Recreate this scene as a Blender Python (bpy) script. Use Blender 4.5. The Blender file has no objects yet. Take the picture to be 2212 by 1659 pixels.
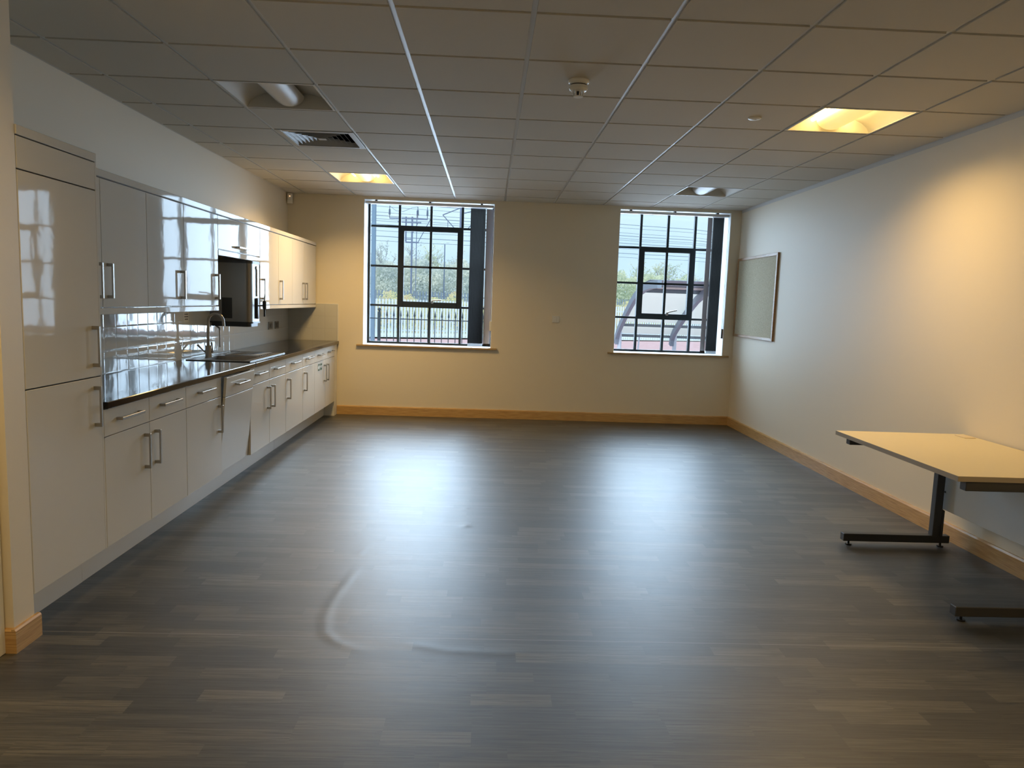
import bpy, bmesh, math, random
from mathutils import Vector, Matrix
PI = math.pi
S = bpy.context.scene
COL = S.collection
rnd = random.Random(7)
H = 2.685            # ceiling height
XL, XR = -2.63, 2.94 # left and right walls
YF = -10.7           # wall behind the camera

# ------------------------------------------------------------------ materials
def nmat(name):
    m = bpy.data.materials.new(name); m.use_nodes = True
    nt = m.node_tree
    return m, nt, nt.nodes['Principled BSDF']
def mat(name, col, rough=.5, metal=0., spec=.5, emit=None, es=1., bump=None, coat=0., alpha=None, trans=0.):
    m, nt, p = nmat(name)
    p.inputs['Base Color'].default_value = (*col, 1)
    p.inputs['Roughness'].default_value = rough
    p.inputs['Metallic'].default_value = metal
    p.inputs['Specular IOR Level'].default_value = spec
    p.inputs['Coat Weight'].default_value = coat
    p.inputs['Coat Roughness'].default_value = .03
    if trans: p.inputs['Transmission Weight'].default_value = trans
    if emit:
        p.inputs['Emission Color'].default_value = (*emit, 1); p.inputs['Emission Strength'].default_value = es
    if bump:
        sc, st, dist = bump
        tc = nt.nodes.new('ShaderNodeTexCoord'); n = nt.nodes.new('ShaderNodeTexNoise'); b = nt.nodes.new('ShaderNodeBump')
        n.inputs['Scale'].default_value = sc; n.inputs['Detail'].default_value = 3
        b.inputs['Strength'].default_value = st; b.inputs['Distance'].default_value = dist
        nt.links.new(tc.outputs['Object'], n.inputs['Vector']); nt.links.new(n.outputs['Fac'], b.inputs['Height'])
        nt.links.new(b.outputs['Normal'], p.inputs['Normal'])
    return m
def mottled(name, cols, scale, rough=.9, stretch=(1, 1, 1), bump=0., detail=4):
    m, nt, p = nmat(name)
    p.inputs['Roughness'].default_value = rough
    tc = nt.nodes.new('ShaderNodeTexCoord'); mp = nt.nodes.new('ShaderNodeMapping')
    mp.inputs['Scale'].default_value = stretch
    n = nt.nodes.new('ShaderNodeTexNoise'); r = nt.nodes.new('ShaderNodeValToRGB')
    n.inputs['Scale'].default_value = scale; n.inputs['Detail'].default_value = detail
    cr = r.color_ramp
    while len(cr.elements) < len(cols): cr.elements.new(.5)
    for i, (e, c) in enumerate(zip(cr.elements, cols)):
        e.position = .3 + .4*i/max(1, len(cols)-1); e.color = (*c, 1)
    L = nt.links.new
    L(tc.outputs['Object'], mp.inputs['Vector']); L(mp.outputs['Vector'], n.inputs['Vector'])
    L(n.outputs['Fac'], r.inputs['Fac']); L(r.outputs['Color'], p.inputs['Base Color'])
    if bump:
        b = nt.nodes.new('ShaderNodeBump'); b.inputs['Strength'].default_value = bump; b.inputs['Distance'].default_value = .002
        L(n.outputs['Fac'], b.inputs['Height']); L(b.outputs['Normal'], p.inputs['Normal'])
    return m

M = {}
M['wall'] = mat('cream_wall_paint', (.81, .745, .615), .55, spec=.35, bump=(90, .12, .002))
M['reveal'] = mat('white_reveal_sill', (.85, .86, .86), .5)  # whiter than the walls; on the sill it stands for glare
M['white'] = mat('white_gloss_paint', (.82, .82, .8), .3)
M['plastic'] = mat('white_plastic', (.82, .82, .79), .35)
M['tgrid'] = mat('ceiling_grid_enamel', (.62, .62, .60), .42, spec=.35)
M['tile_c'] = mat('mineral_fibre_tile', (.60, .565, .49), .9, spec=.2, bump=(260, .35, .0015))
M['gloss'] = mat('white_gloss_door', (.70, .685, .64), .04, spec=.08, bump=(5, .06, .01))
M['carcass'] = mat('white_melamine', (.74, .74, .72), .3)
M['steel'] = mat('brushed_steel', (.25, .24, .225), .38, metal=1.)
M['handle'] = mat('satin_nickel_handle', (.46, .44, .40), .32, metal=1.)
M['chrome'] = mat('chrome', (.62, .62, .62), .12, metal=1.)
M['tap'] = mat('brushed_nickel_tap', (.36, .34, .31), .28, metal=1.)
M['top'] = mottled('black_granite_laminate', [(.010, .010, .012), (.017, .017, .019), (.030, .030, .032)], 260, .09)
M['top'].node_tree.nodes['Principled BSDF'].inputs['Specular IOR Level'].default_value = .28
M['blackp'] = mat('black_plastic', (.012, .013, .014), .35)
M['greyp'] = mat('grey_plastic', (.06, .06, .065), .35)
M['frame'] = mat('anthracite_window_frame', (.026, .032, .034), .6, spec=.2)
M['fabric'] = mat('charcoal_blind_fabric', (.030, .024, .019), .9, spec=.05)
M['fabric_lit'] = mat('backlit_blind_fabric', (.55, .55, .60), .8)  # same blind fabric coloured paler, for the flat vane with daylight behind
def translucent(m, f):
    nt = m.node_tree; p = nt.nodes['Principled BSDF']; o = [n for n in nt.nodes if n.type == 'OUTPUT_MATERIAL'][0]
    t = nt.nodes.new('ShaderNodeBsdfTranslucent'); t.inputs[0].default_value = p.inputs['Base Color'].default_value; mx = nt.nodes.new('ShaderNodeMixShader'); mx.inputs[0].default_value = f
    nt.links.new(p.outputs[0], mx.inputs[1]); nt.links.new(t.outputs[0], mx.inputs[2]); nt.links.new(mx.outputs[0], o.inputs[0])
translucent(M['fabric_lit'], .14)
M['alu'] = mat('white_aluminium_rail', (.78, .8, .82), .35)
M['desk'] = mat('maple_desk_top', (.74, .66, .46), .45, bump=(40, .03, .001))
M['deske'] = mat('maple_edge_band', (.44, .38, .29), .5)
M['deskm'] = mat('dark_grey_powder_coat', (.055, .056, .06), .4)
M['modesty'] = mat('pale_grey_panel', (.66, .69, .70), .4)
M['led'] = mat('red_led', (.9, .3, .1), .4, emit=(1, .45, .2), es=6)
M['dark'] = mat('dark_gap', (.01, .01, .01), .9)
M['ventw'] = mat('white_vent_metal', (.42, .42, .40), .5, spec=.3)
M['lamp_on'] = mat('lit_diffuser', (.9, .8, .6), .5, emit=(1., .66, .17), es=.95)
M['tube_on'] = mat('lit_tube', (1, .9, .7), .5, emit=(1., .68, .24), es=20.)
M['wing'] = mat('reflector_white', (.66, .64, .58), .6, spec=.2)
M['lamp_off'] = mat('unlit_diffuser', (.62, .61, .58), .4, spec=.3)

# vinyl floor: grey-brown wood strips running along X
def floor_mat():
    m, nt, p = nmat('grey_wood_vinyl'); N = nt.nodes.new; L = nt.links.new
    def math_(op, a, b=None, c=None):
        n = N('ShaderNodeMath'); n.operation = op
        for i, v in enumerate((a, b, c)):
            if v is None: continue
            if isinstance(v, (int, float)): n.inputs[i].default_value = v
            else: L(v, n.inputs[i])
        return n.outputs[0]
    tc = N('ShaderNodeTexCoord'); sp = N('ShaderNodeSeparateXYZ'); L(tc.outputs['Object'], sp.inputs[0])
    W = .0815
    yr = math_('DIVIDE', math_('ADD', sp.outputs['Y'], 6.88 + 0.0815*400), W)
    row = math_('FLOOR', yr); fy = math_('FRACT', yr)
    wn = N('ShaderNodeTexWhiteNoise'); wn.noise_dimensions = '1D'; L(row, wn.inputs['W'])
    xo = math_('ADD', math_('DIVIDE', sp.outputs['X'], .43), math_('MULTIPLY', wn.outputs['Value'], 7.3))
    # jitter plank lengths
    pid = math_('FLOOR', math_('ADD', xo, math_('MULTIPLY', math_('SINE', math_('MULTIPLY', xo, 2.1)), .3)))
    cv = N('ShaderNodeCombineXYZ'); L(row, cv.inputs[0]); L(pid, cv.inputs[1])
    w2 = N('ShaderNodeTexWhiteNoise'); w2.noise_dimensions = '2D'; L(cv.outputs[0], w2.inputs['Vector'])
    ramp = N('ShaderNodeValToRGB'); cr = ramp.color_ramp
    cols = [(0, (.026, .027, .025)), (.3, (.037, .037, .034)), (.55, (.048, .048, .042)), (.8, (.062, .060, .052)), (1, (.080, .077, .065))]
    while len(cr.elements) < len(cols): cr.elements.new(.5)
    for e, (ps, c) in zip(cr.elements, cols): e.position = ps; e.color = (*c, 1)
    L(w2.outputs['Value'], ramp.inputs['Fac'])
    # grain
    off = math_('MULTIPLY', w2.outputs['Value'], 37.)
    gx = math_('MULTIPLY', sp.outputs['X'], 2.2); gy = math_('MULTIPLY', sp.outputs['Y'], 70.)
    gv = N('ShaderNodeCombineXYZ'); L(gx, gv.inputs[0]); L(gy, gv.inputs[1]); L(off, gv.inputs[2])
    g = N('ShaderNodeTexNoise'); g.inputs['Scale'].default_value = 1.6; g.inputs['Detail'].default_value = 7; g.inputs['Roughness'].default_value = .65
    g.inputs['Distortion'].default_value = .9
    L(gv.outputs[0], g.inputs['Vector'])
    gr = N('ShaderNodeMapRange'); gr.inputs[1].default_value = .32; gr.inputs[2].default_value = .66; gr.inputs[3].default_value = .2; gr.inputs[4].default_value = 1.8
    L(g.outputs['Fac'], gr.inputs[0])
    mx = N('ShaderNodeMix'); mx.data_type = 'RGBA'; mx.blend_type = 'MULTIPLY'; mx.inputs[0].default_value = 1
    L(ramp.outputs['Color'], mx.inputs[6]); L(gr.outputs[0], mx.inputs[7])
    # thin joint between strips
    e1 = math_('LESS_THAN', fy, .035)
    mj = N('ShaderNodeMix'); mj.data_type = 'RGBA'; L(math_('MULTIPLY', e1, .45), mj.inputs[0]); L(mx.outputs[2], mj.inputs[6]); mj.inputs[7].default_value = (.015, .014, .013, 1)
    # sheet seams (welded joints of the vinyl)
    out = mj.outputs[2]
    for ys in (-6.028, -3.995, -1.96, -8.05):
        d = math_('ABSOLUTE', math_('SUBTRACT', sp.outputs['Y'], ys)); s_ = math_('LESS_THAN', d, .003)
        mm = N('ShaderNodeMix'); mm.data_type = 'RGBA'; L(math_('MULTIPLY', s_, .4), mm.inputs[0]); L(out, mm.inputs[6]); mm.inputs[7].default_value = (.30, .29, .27, 1); out = mm.outputs[2]
    L(out, p.inputs['Base Color'])
    rr = N('ShaderNodeMapRange'); rr.inputs[3].default_value = .48; rr.inputs[4].default_value = .60; L(g.outputs['Fac'], rr.inputs[0]); L(rr.outputs[0], p.inputs['Roughness'])
    p.inputs['Specular IOR Level'].default_value = .5
    p.inputs['Coat Weight'].default_value = .75; p.inputs['Coat Roughness'].default_value = .43; p.inputs['Coat IOR'].default_value = 1.52
    b = N('ShaderNodeBump'); b.inputs['Strength'].default_value = .22; b.inputs['Distance'].default_value = .0012
    L(g.outputs['Fac'], b.inputs['Height'])
    b2 = N('ShaderNodeBump'); b2.inputs['Strength'].default_value = .25; b2.inputs['Distance'].default_value = .01
    n2 = N('ShaderNodeTexNoise'); n2.inputs['Scale'].default_value = 2.2; n2.inputs['Detail'].default_value = 2; L(tc.outputs['Object'], n2.inputs['Vector'])
    L(n2.outputs['Fac'], b2.inputs['Height']); L(b.outputs['Normal'], b2.inputs['Normal']); L(b2.outputs['Normal'], p.inputs['Normal']); L(b2.outputs['Normal'], p.inputs['Coat Normal'])
    return m
M['floor'] = floor_mat()
M['oak'] = mottled('varnished_oak', [(.44, .26, .10), (.56, .35, .14), (.66, .45, .20)], 6, .3, (1.2, 1.2, 28), .1, 5)
M['oak_s'] = mottled('varnished_oak_sill', [(.40, .26, .11), (.52, .36, .17)], 6, .35, (2, 2, 25))
M['hessian'] = mottled('beige_hessian', [(.42, .37, .25), (.54, .49, .35), (.62, .57, .43)], 120, .95, (1, 1, 1), .4, 6)
M['cork_frame'] = mottled('oak_board_frame', [(.34, .19, .09), (.46, .28, .14)], 8, .4, (1, 1, 12))

# glazed 150 mm wall tiles on a plane; ax = horizontal coordinate axis
def tile_mat(name, ax, off):
    m, nt, p = nmat(name); N = nt.nodes.new; L = nt.links.new
    def mt(op, a, b=None):
        n = N('ShaderNodeMath'); n.operation = op
        for i, v in enumerate((a, b)):
            if v is None: continue
            if isinstance(v, (int, float)): n.inputs[i].default_value = v
            else: L(v, n.inputs[i])
        return n.outputs[0]
    tc = N('ShaderNodeTexCoord'); sp = N('ShaderNodeSeparateXYZ'); L(tc.outputs['Object'], sp.inputs[0])
    u = mt('DIVIDE', mt('ADD', sp.outputs[ax], off + 15.), .15); v = mt('DIVIDE', mt('SUBTRACT', sp.outputs['Z'], .915), .15)
    fu = mt('ABSOLUTE', mt('SUBTRACT', mt('FRACT', u), .5)); fv = mt('ABSOLUTE', mt('SUBTRACT', mt('FRACT', v), .5))
    g = mt('GREATER_THAN', mt('MAXIMUM', fu, fv), .49)
    mx = N('ShaderNodeMix'); mx.data_type = 'RGBA'; L(g, mx.inputs[0]); mx.inputs[6].default_value = (.62, .62, .58, 1); mx.inputs[7].default_value = (.50, .50, .47, 1)
    L(mx.outputs[2], p.inputs['Base Color'])
    L(mt('MULTIPLY_ADD' if False else 'ADD', mt('MULTIPLY', g, .5), .05), p.inputs['Roughness'])
    # per tile tilt + waviness
    cv = N('ShaderNodeCombineXYZ'); L(mt('FLOOR', u), cv.inputs[0]); L(mt('FLOOR', v), cv.inputs[1])
    wn = N('ShaderNodeTexWhiteNoise'); wn.noise_dimensions = '2D'; L(cv.outputs[0], wn.inputs['Vector'])
    h = mt('ADD', mt('MULTIPLY', mt('SUBTRACT', wn.outputs['Value'], .5), mt('MULTIPLY', mt('SUBTRACT', mt('FRACT', u), .5), .0004)), mt('MULTIPLY', mt('MAXIMUM', mt('SUBTRACT', mt('MAXIMUM', fu, fv), .44), 0), -.009))
    ns = N('ShaderNodeTexNoise'); ns.inputs['Scale'].default_value = 11; ns.inputs['Detail'].default_value = 1; L(tc.outputs['Object'], ns.inputs['Vector'])
    h2 = mt('ADD', h, mt('MULTIPLY', ns.outputs['Fac'], .0006))
    b = N('ShaderNodeBump'); b.inputs['Strength'].default_value = .9; b.inputs['Distance'].default_value = 1.; L(h2, b.inputs['Height']); L(b.outputs['Normal'], p.inputs['Normal'])
    p.inputs['Specular IOR Level'].default_value = .6
    return m
M['tiles_l'] = tile_mat('glazed_tile_left', 'Y', 4.307)
M['tiles_b'] = tile_mat('glazed_tile_back', 'X', 2.028 + .15)

def glass_mat():
    m = bpy.data.materials.new('window_glass'); m.use_nodes = True; nt = m.node_tree; nt.nodes.clear()
    o = nt.nodes.new('ShaderNodeOutputMaterial'); mx = nt.nodes.new('ShaderNodeMixShader'); t = nt.nodes.new('ShaderNodeBsdfTransparent'); g = nt.nodes.new('ShaderNodeBsdfGlossy')
    t.inputs[0].default_value = (.97, .99, 1, 1); g.inputs['Roughness'].default_value = .02; mx.inputs[0].default_value = .015
    nt.links.new(t.outputs[0], mx.inputs[1]); nt.links.new(g.outputs[0], mx.inputs[2]); nt.links.new(mx.outputs[0], o.inputs[0])
    return m
M['glass'] = glass_mat()
# exterior
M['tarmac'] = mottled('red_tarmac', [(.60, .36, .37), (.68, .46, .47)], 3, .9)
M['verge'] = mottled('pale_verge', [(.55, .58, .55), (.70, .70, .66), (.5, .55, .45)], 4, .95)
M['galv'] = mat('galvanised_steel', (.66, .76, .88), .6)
M['galv_d'] = mat('weathered_dark_steel', (.20, .25, .33), .7)
M['railb'] = mat('black_painted_railing', (.03, .045, .06), .5)
M['mast'] = mat('grey_mast_steel', (.13, .17, .26), .6)
M['post_o'] = mat('blue_grey_post', (.15, .24, .34), .5)
M['wire'] = mat('overhead_wire', (.22, .28, .36), .6)
M['insul'] = mat('insulator', (.07, .10, .16), .4)
M['shelter'] = mat('blue_grey_shelter_steel', (.22, .28, .36), .5)
M['shelter_d'] = mat('dark_shelter_rail', (.16, .20, .23), .5)
def sheet_mat():
    m = bpy.data.materials.new('white_translucent_sheet'); m.use_nodes = True; nt = m.node_tree; nt.nodes.clear()
    o = nt.nodes.new('ShaderNodeOutputMaterial'); mx = nt.nodes.new('ShaderNodeMixShader'); t = nt.nodes.new('ShaderNodeBsdfTranslucent'); g = nt.nodes.new('ShaderNodeBsdfDiffuse')
    t.inputs[0].default_value = (1., 1., .96, 1); g.inputs[0].default_value = (.9, .92, .9, 1); mx.inputs[0].default_value = .65
    nt.links.new(g.outputs[0], mx.inputs[1]); nt.links.new(t.outputs[0], mx.inputs[2]); nt.links.new(mx.outputs[0], o.inputs[0])
    return m
M['perspex'] = sheet_mat()
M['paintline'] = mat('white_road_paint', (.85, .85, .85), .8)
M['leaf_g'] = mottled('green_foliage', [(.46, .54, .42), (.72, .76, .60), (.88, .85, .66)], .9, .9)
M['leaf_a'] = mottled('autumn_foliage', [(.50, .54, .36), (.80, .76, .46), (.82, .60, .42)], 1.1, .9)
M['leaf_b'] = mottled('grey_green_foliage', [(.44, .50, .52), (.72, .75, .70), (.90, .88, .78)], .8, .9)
def leafy(m):
    nt = m.node_tree; p = nt.nodes['Principled BSDF']; o = [n for n in nt.nodes if n.type == 'OUTPUT_MATERIAL'][0]
    t = nt.nodes.new('ShaderNodeBsdfTranslucent'); mx = nt.nodes.new('ShaderNodeMixShader'); mx.inputs[0].default_value = .55
    nt.links.new(p.inputs['Base Color'].links[0].from_socket, t.inputs[0]); nt.links.new(p.outputs[0], mx.inputs[1]); nt.links.new(t.outputs[0], mx.inputs[2]); nt.links.new(mx.outputs[0], o.inputs[0])
for k_ in ('leaf_g', 'leaf_a', 'leaf_b'): leafy(M[k_])
M['twig'] = mottled('bare_twigs', [(.30, .31, .36), (.46, .45, .46)], 1.5, .9)

# ------------------------------------------------------------------ mesh builder
class B:
    def __init__(s): s.bm = bmesh.new()
    def box(s, x0, x1, y0, y1, z0, z1, bev=0., seg=1, mtx=None):
        r = bmesh.ops.create_cube(s.bm, size=1.)
        vs = r['verts']
        for v in vs:
            v.co = Vector(((x0+x1)/2 + v.co.x*(x1-x0), (y0+y1)/2 + v.co.y*(y1-y0), (z0+z1)/2 + v.co.z*(z1-z0)))
        if bev:
            es = list({e for v in vs for e in v.link_edges})
            rr = bmesh.ops.bevel(s.bm, geom=es, offset=bev, segments=seg, affect='EDGES', profile=.5)
            vs = list({v for f in rr['faces'] for v in f.verts} | {v for v in vs if v.is_valid})
        if mtx is not None:
            for v in vs: v.co = mtx @ v.co
        return s
    def cyl(s, p0, p1, r, r2=None, n=16, cap=True):
        p0, p1 = Vector(p0), Vector(p1); d = p1-p0; L = d.length
        q = d.to_track_quat('Z', 'Y').to_matrix().to_4x4()
        m = Matrix.Translation((p0+p1)/2) @ q
        bmesh.ops.create_cone(s.bm, cap_ends=cap, segments=n, radius1=r, radius2=r if r2 is None else r2, depth=L, matrix=m)
        return s
    def sph(s, c, r, n=12, sc=(1, 1, 1)):
        m = Matrix.Translation(Vector(c)) @ Matrix.Diagonal((*sc, 1))
        bmesh.ops.create_uvsphere(s.bm, u_segments=n, v_segments=n//2+2, radius=r, matrix=m); return s
    def tube(s, pts, r, n=10):
        pts = [Vector(p) for p in pts]; rings = []; up = Vector((0, 0, 1))
        t0 = (pts[1]-pts[0]).normalized()
        a = up if abs(t0.z) < .9 else Vector((1, 0, 0))
        nrm = t0.cross(a).normalized()
        for i, p in enumerate(pts):
            t = (pts[min(i+1, len(pts)-1)] - pts[max(i-1, 0)]).normalized()
            nrm = (nrm - t*nrm.dot(t)).normalized(); b = t.cross(nrm)
            rr = r[i] if isinstance(r, (list, tuple)) else r
            rings.append([s.bm.verts.new(p + nrm*math.cos(2*PI*k/n)*rr + b*math.sin(2*PI*k/n)*rr) for k in range(n)])
        for i in range(len(rings)-1):
            for k in range(n): s.bm.faces.new((rings[i][k], rings[i][(k+1) % n], rings[i+1][(k+1) % n], rings[i+1][k]))
        s.bm.faces.new(rings[0][::-1]); s.bm.faces.new(rings[-1]); return s
    def lathe(s, prof, c, n=32):
        rings = []
        for r, z in prof:
            if r < 1e-6: rings.append([s.bm.verts.new((c[0], c[1], c[2]+z))])
            else: rings.append([s.bm.verts.new((c[0]+r*math.cos(2*PI*k/n), c[1]+r*math.sin(2*PI*k/n), c[2]+z)) for k in range(n)])
        for a, b in zip(rings, rings[1:]):
            for k in range(n):
                if len(a) == 1 and len(b) == 1: continue
                if len(a) == 1: s.bm.faces.new((a[0], b[k], b[(k+1) % n]))
                elif len(b) == 1: s.bm.faces.new((a[k], b[0], a[(k+1) % n]))
                else: s.bm.faces.new((a[k], b[k], b[(k+1) % n], a[(k+1) % n]))
        return s
    def prism(s, poly, axis, a0, a1):
        # poly in the two other axes (in order), extruded along axis
        def mk(p, a):
            c = list(p); c.insert(axis, a); return s.bm.verts.new(c)
        A = [mk(p, a0) for p in poly]; Bv = [mk(p, a1) for p in poly]; n = len(poly)
        s.bm.faces.new(A); s.bm.faces.new(Bv[::-1])
        for i in range(n): s.bm.faces.new((A[i], Bv[i], Bv[(i+1) % n], A[(i+1) % n]))
        return s
    def quad(s, *p):
        s.bm.faces.new([s.bm.verts.new(q) for q in p]); return s
WL = {}
def thing(name, label, cat, loc, group=None):
    o = bpy.data.objects.new(name, None); COL.objects.link(o); o.location = loc; o.empty_display_size = .1
    o['label'] = label; o['category'] = cat
    if group: o['group'] = group
    WL[o] = Vector(loc); return o
def part(name, b, m, parent=None, smooth=False, label=None, kind=None, cat=None, group=None, loc=None):
    bm = b.bm; bmesh.ops.recalc_face_normals(bm, faces=bm.faces)
    org = WL[parent] if parent is not None else Vector(loc or (0, 0, 0))
    for v in bm.verts: v.co -= org
    me = bpy.data.meshes.new(name); bm.to_mesh(me); bm.free()
    me.materials.append(m)
    if smooth:
        me.polygons.foreach_set('use_smooth', [True]*len(me.polygons)); me.set_sharp_from_angle(angle=math.radians(38))
    o = bpy.data.objects.new(name, me); COL.objects.link(o)
    if parent is not None: o.parent = parent
    else: o.location = org
    WL[o] = org
    if label: o['label'] = label
    if kind: o['kind'] = kind
    if cat: o['category'] = cat
    if group: o['group'] = group
    return o
def struct(name, b, m, smooth=False, label=None):
    return part(name, b, m, None, smooth, label, 'structure')

# ------------------------------------------------------------------ room shell
W1 = (-1.71, -.12, .885, 2.655)   # x0 x1 z0 z1 at the inner wall face
W2 = (1.425, 2.81, .885, 2.655)
DR = .36
b = B()
zt = 3.0
b.box(XL-.3, W1[0], 0, DR, -.1, zt); b.box(W1[1], W2[0], 0, DR, -.1, zt); b.box(W2[1], XR+.3, 0, DR, -.1, zt)
for w in (W1, W2): b.box(w[0], w[1], 0, DR, -.1, w[2]-.022); b.box(w[0], w[1], 0, DR, w[3], zt)
wb = struct('wall_back', b, M['wall'])
rv = B()
for w in (W1, W2):
    rv.box(w[0], w[0]+.004, .004, .30, w[2], w[3]); rv.box(w[1]-.004, w[1], .004, .30, w[2], w[3]); rv.box(w[0], w[1], .004, .30, w[3]-.004, w[3])
part('reveal_lining', rv, M['reveal'], wb, label='white window reveals')  # reveal faces whiter than the wall colour
struct('wall_right', B().box(XR, XR+.2, YF-.2, .0, -.1, zt), M['wall'])
wl = struct('wall_left', B().box(XL-.2, XL, -6.15, .0, -.1, zt), M['wall'])
struct('wall_front_left', B().box(XL-.2, -2.02, -6.21, -6.08, -.1, zt).box(-2.25, -2.06, YF-.2, -7.2, -.1, zt).box(-2.25, -2.06, -7.2, -6.21, 2.1, zt), M['wall'])
part('tile_splashback', B().box(XL, -2.622, -5.5, 0, .915, 1.365), M['tiles_l'], wl, label='white glazed square wall tiles')
part('tile_splashback', B().box(-2.622, -2.018, -.008, 0, .915, 1.365), M['tiles_b'], wb, label='white glazed wall tiles on the back wall')
part('tile_trim', B().box(-2.018, -2.012, -.01, 0, .915, 1.371).box(-2.285, -2.018, -.01, 0, 1.365, 1.371), M['plastic'], wb, label='white plastic tile edging')
struct('wall_front', B().box(-2.3, XR+.2, YF-.2, YF, -.1, zt), M['wall'])
# door beside the stub wall, only its edge shows
d1 = struct('door_1', B().box(-2.16, -2.12, -7.13, -6.30, .005, 2.04, .002), M['white'])
part('architrave', B().box(-2.06, -2.045, -6.285, -6.225, 0, 2.13, .004).box(-2.06, -2.045, -7.27, -7.2, 0, 2.13, .004).box(-2.06, -2.045, -7.27, -6.225, 2.06, 2.13, .004).box(-2.25, -2.06, -6.30, -6.21, 0, 2.1).box(-2.25, -2.06, -7.2, -7.13, 0, 2.1), M['white'], d1)

# floor: fine patch where the vinyl has lifted in ridges
def seg_d(px, py, pts):
    best = (9, 0)
    acc = 0
    tot = sum((Vector(pts[i+1])-Vector(pts[i])).length for i in range(len(pts)-1))
    for i in range(len(pts)-1):
        ax, ay = pts[i]; bx, by = pts[i+1]; dx, dy = bx-ax, by-ay; l2 = dx*dx+dy*dy
        t = max(0, min(1, ((px-ax)*dx+(py-ay)*dy)/l2)); d = math.hypot(px-ax-t*dx, py-ay-t*dy)
        if d < best[0]: best = (d, (acc+t*math.sqrt(l2))/tot)
        acc += math.sqrt(l2)
    return best
RIDGES = [([(-.82, -5.2), (-.845, -5.42), (-.868, -5.67), (-.86, -5.84), (-.83, -5.99), (-.775, -6.07), (-.70, -6.125), (-.60, -6.165)], .0019, .026),
          ([(-.835, -4.86), (-.86, -5.05)], .0009, .018),
          ([(-.50, -6.06), (-.42, -6.095), (-.28, -6.14), (-.05, -6.15), (.10, -6.135)], .0014, .028)]
BUMPS = [(-.265, -4.44, .0035, .028), (-.272, -4.03, .0025, .02)]
def fh(x, y):
    h = 0
    if x < -1.1 or x > .45 or y < -6.5 or y > -3.8: return 0
    for pts, a, w in RIDGES:
        d, t = seg_d(x, y, pts)
        if d < 4*w: h += a*math.exp(-(d/w)**2)*min(1, math.sin(PI*min(1, max(0, t)))*1.8)
    for bx, by, a, w in BUMPS: h += a*math.exp(-((x-bx)**2+(y-by)**2)/w**2)
    return h
b = B(); bm = b.bm
xs = [XL, -1.2]+[-1.2+.0125*i for i in range(1, 133)]+[XR]
ys = [YF, -6.6]+[-6.6+.0133*i for i in range(1, 213)]+[0.]
V = [[bm.verts.new((x, y, fh(x, y) if 1 < i < len(xs)-2 and 1 < j < len(ys)-2 else 0)) for j, y in enumerate(ys)] for i, x in enumerate(xs)]
for i in range(len(xs)-1):
    for j in range(len(ys)-1): bm.faces.new((V[i][j], V[i+1][j], V[i+1][j+1], V[i][j+1]))
fo = struct('floor', b, M['floor'], smooth=True)
part('floor_slab', B().box(XL, XR, YF, 0, -.1, -.01), M['carcass'], fo)

# skirting
def skirt(poly_y0z, axis, a0, a1, s):
    return B().prism(poly_y0z, axis, a0, a1)
HB = .112
b = B().prism([(0, 0), (-.018, 0), (-.018, HB-.012), (-.012, HB), (0, HB)], 0, -2.02, XR-.001)
struct('baseboard_back', b, M['oak'])
struct('baseboard_right', B().prism([(XR, 0), (XR-.018, 0), (XR-.018, HB-.012), (XR-.012, HB), (XR, HB)], 1, YF, -.018), M['oak'])
b = B().prism([(-2.02, 0), (-2.002, 0), (-2.002, HB-.02), (-2.008, HB-.012), (-2.02, HB-.012)], 1, -6.228, -6.06)
b.prism([(-6.21, 0), (-6.228, 0), (-6.228, HB-.02), (-6.222, HB-.012), (-6.21, HB-.012)], 0, -2.06, -2.0201)
struct('baseboard_left', b, M['oak'])

# ceiling: tegular tiles hanging just below a white grid
FX = [(-1.8, -4.639), (-1.8, -1.639), (1.8, -4.639), (1.8, -1.639), (-1.8, -3.439), (-1.8, -7.639), (1.8, -7.639)]
b = B()
gx = [XL]+[.6*k for k in range(-4, 5)]+[XR]
gy = sorted([0.]+[-.439-.6*r for r in range(0, 18) if -.439-.6*r > YF]+[YF])
for i in range(len(gx)-1):
    for j in range(len(gy)-1):
        x0, x1, y0, y1 = gx[i], gx[i+1], gy[j], gy[j+1]
        if any(abs(x0-f[0]) < .05 and abs(y0-f[1]) < .05 for f in FX): continue
        g = .0125
        b.box(x0+(g if i else .022), x1-(g if i < len(gx)-2 else .022), y0+(g if j else .022), y1-(g if j < len(gy)-2 else .022), H, H+.02)
ce = struct('ceiling', b, M['tile_c'])
gb = B()
for k in range(-4, 5): gb.box(.6*k-.012, .6*k+.012, YF, 0, H+.008, H+.03)
for y in gy[1:-1]:
    for i in range(len(gx)-1): gb.box(gx[i]+.0125, gx[i+1]-.0125, y-.012, y+.012, H+.0085, H+.03)
part('ceiling_grid', gb, M['tgrid'], ce, label='white metal grid bars')
struct('trim_1', B().box(XL, XL+.024, YF, 0, H+.004, H+.03).box(XR-.024, XR, YF, 0, H+.004, H+.03).box(XL, XR, -.024, 0, H+.004, H+.03).box(XR-.003, XR, YF, 0, H-.03, H+.03), M['tgrid'])
struct('roof_void', B().box(XL-.3, XR+.3, YF-.3, .36, 2.98, 3.05), M['dark']).name = 'ceiling_void'

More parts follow.
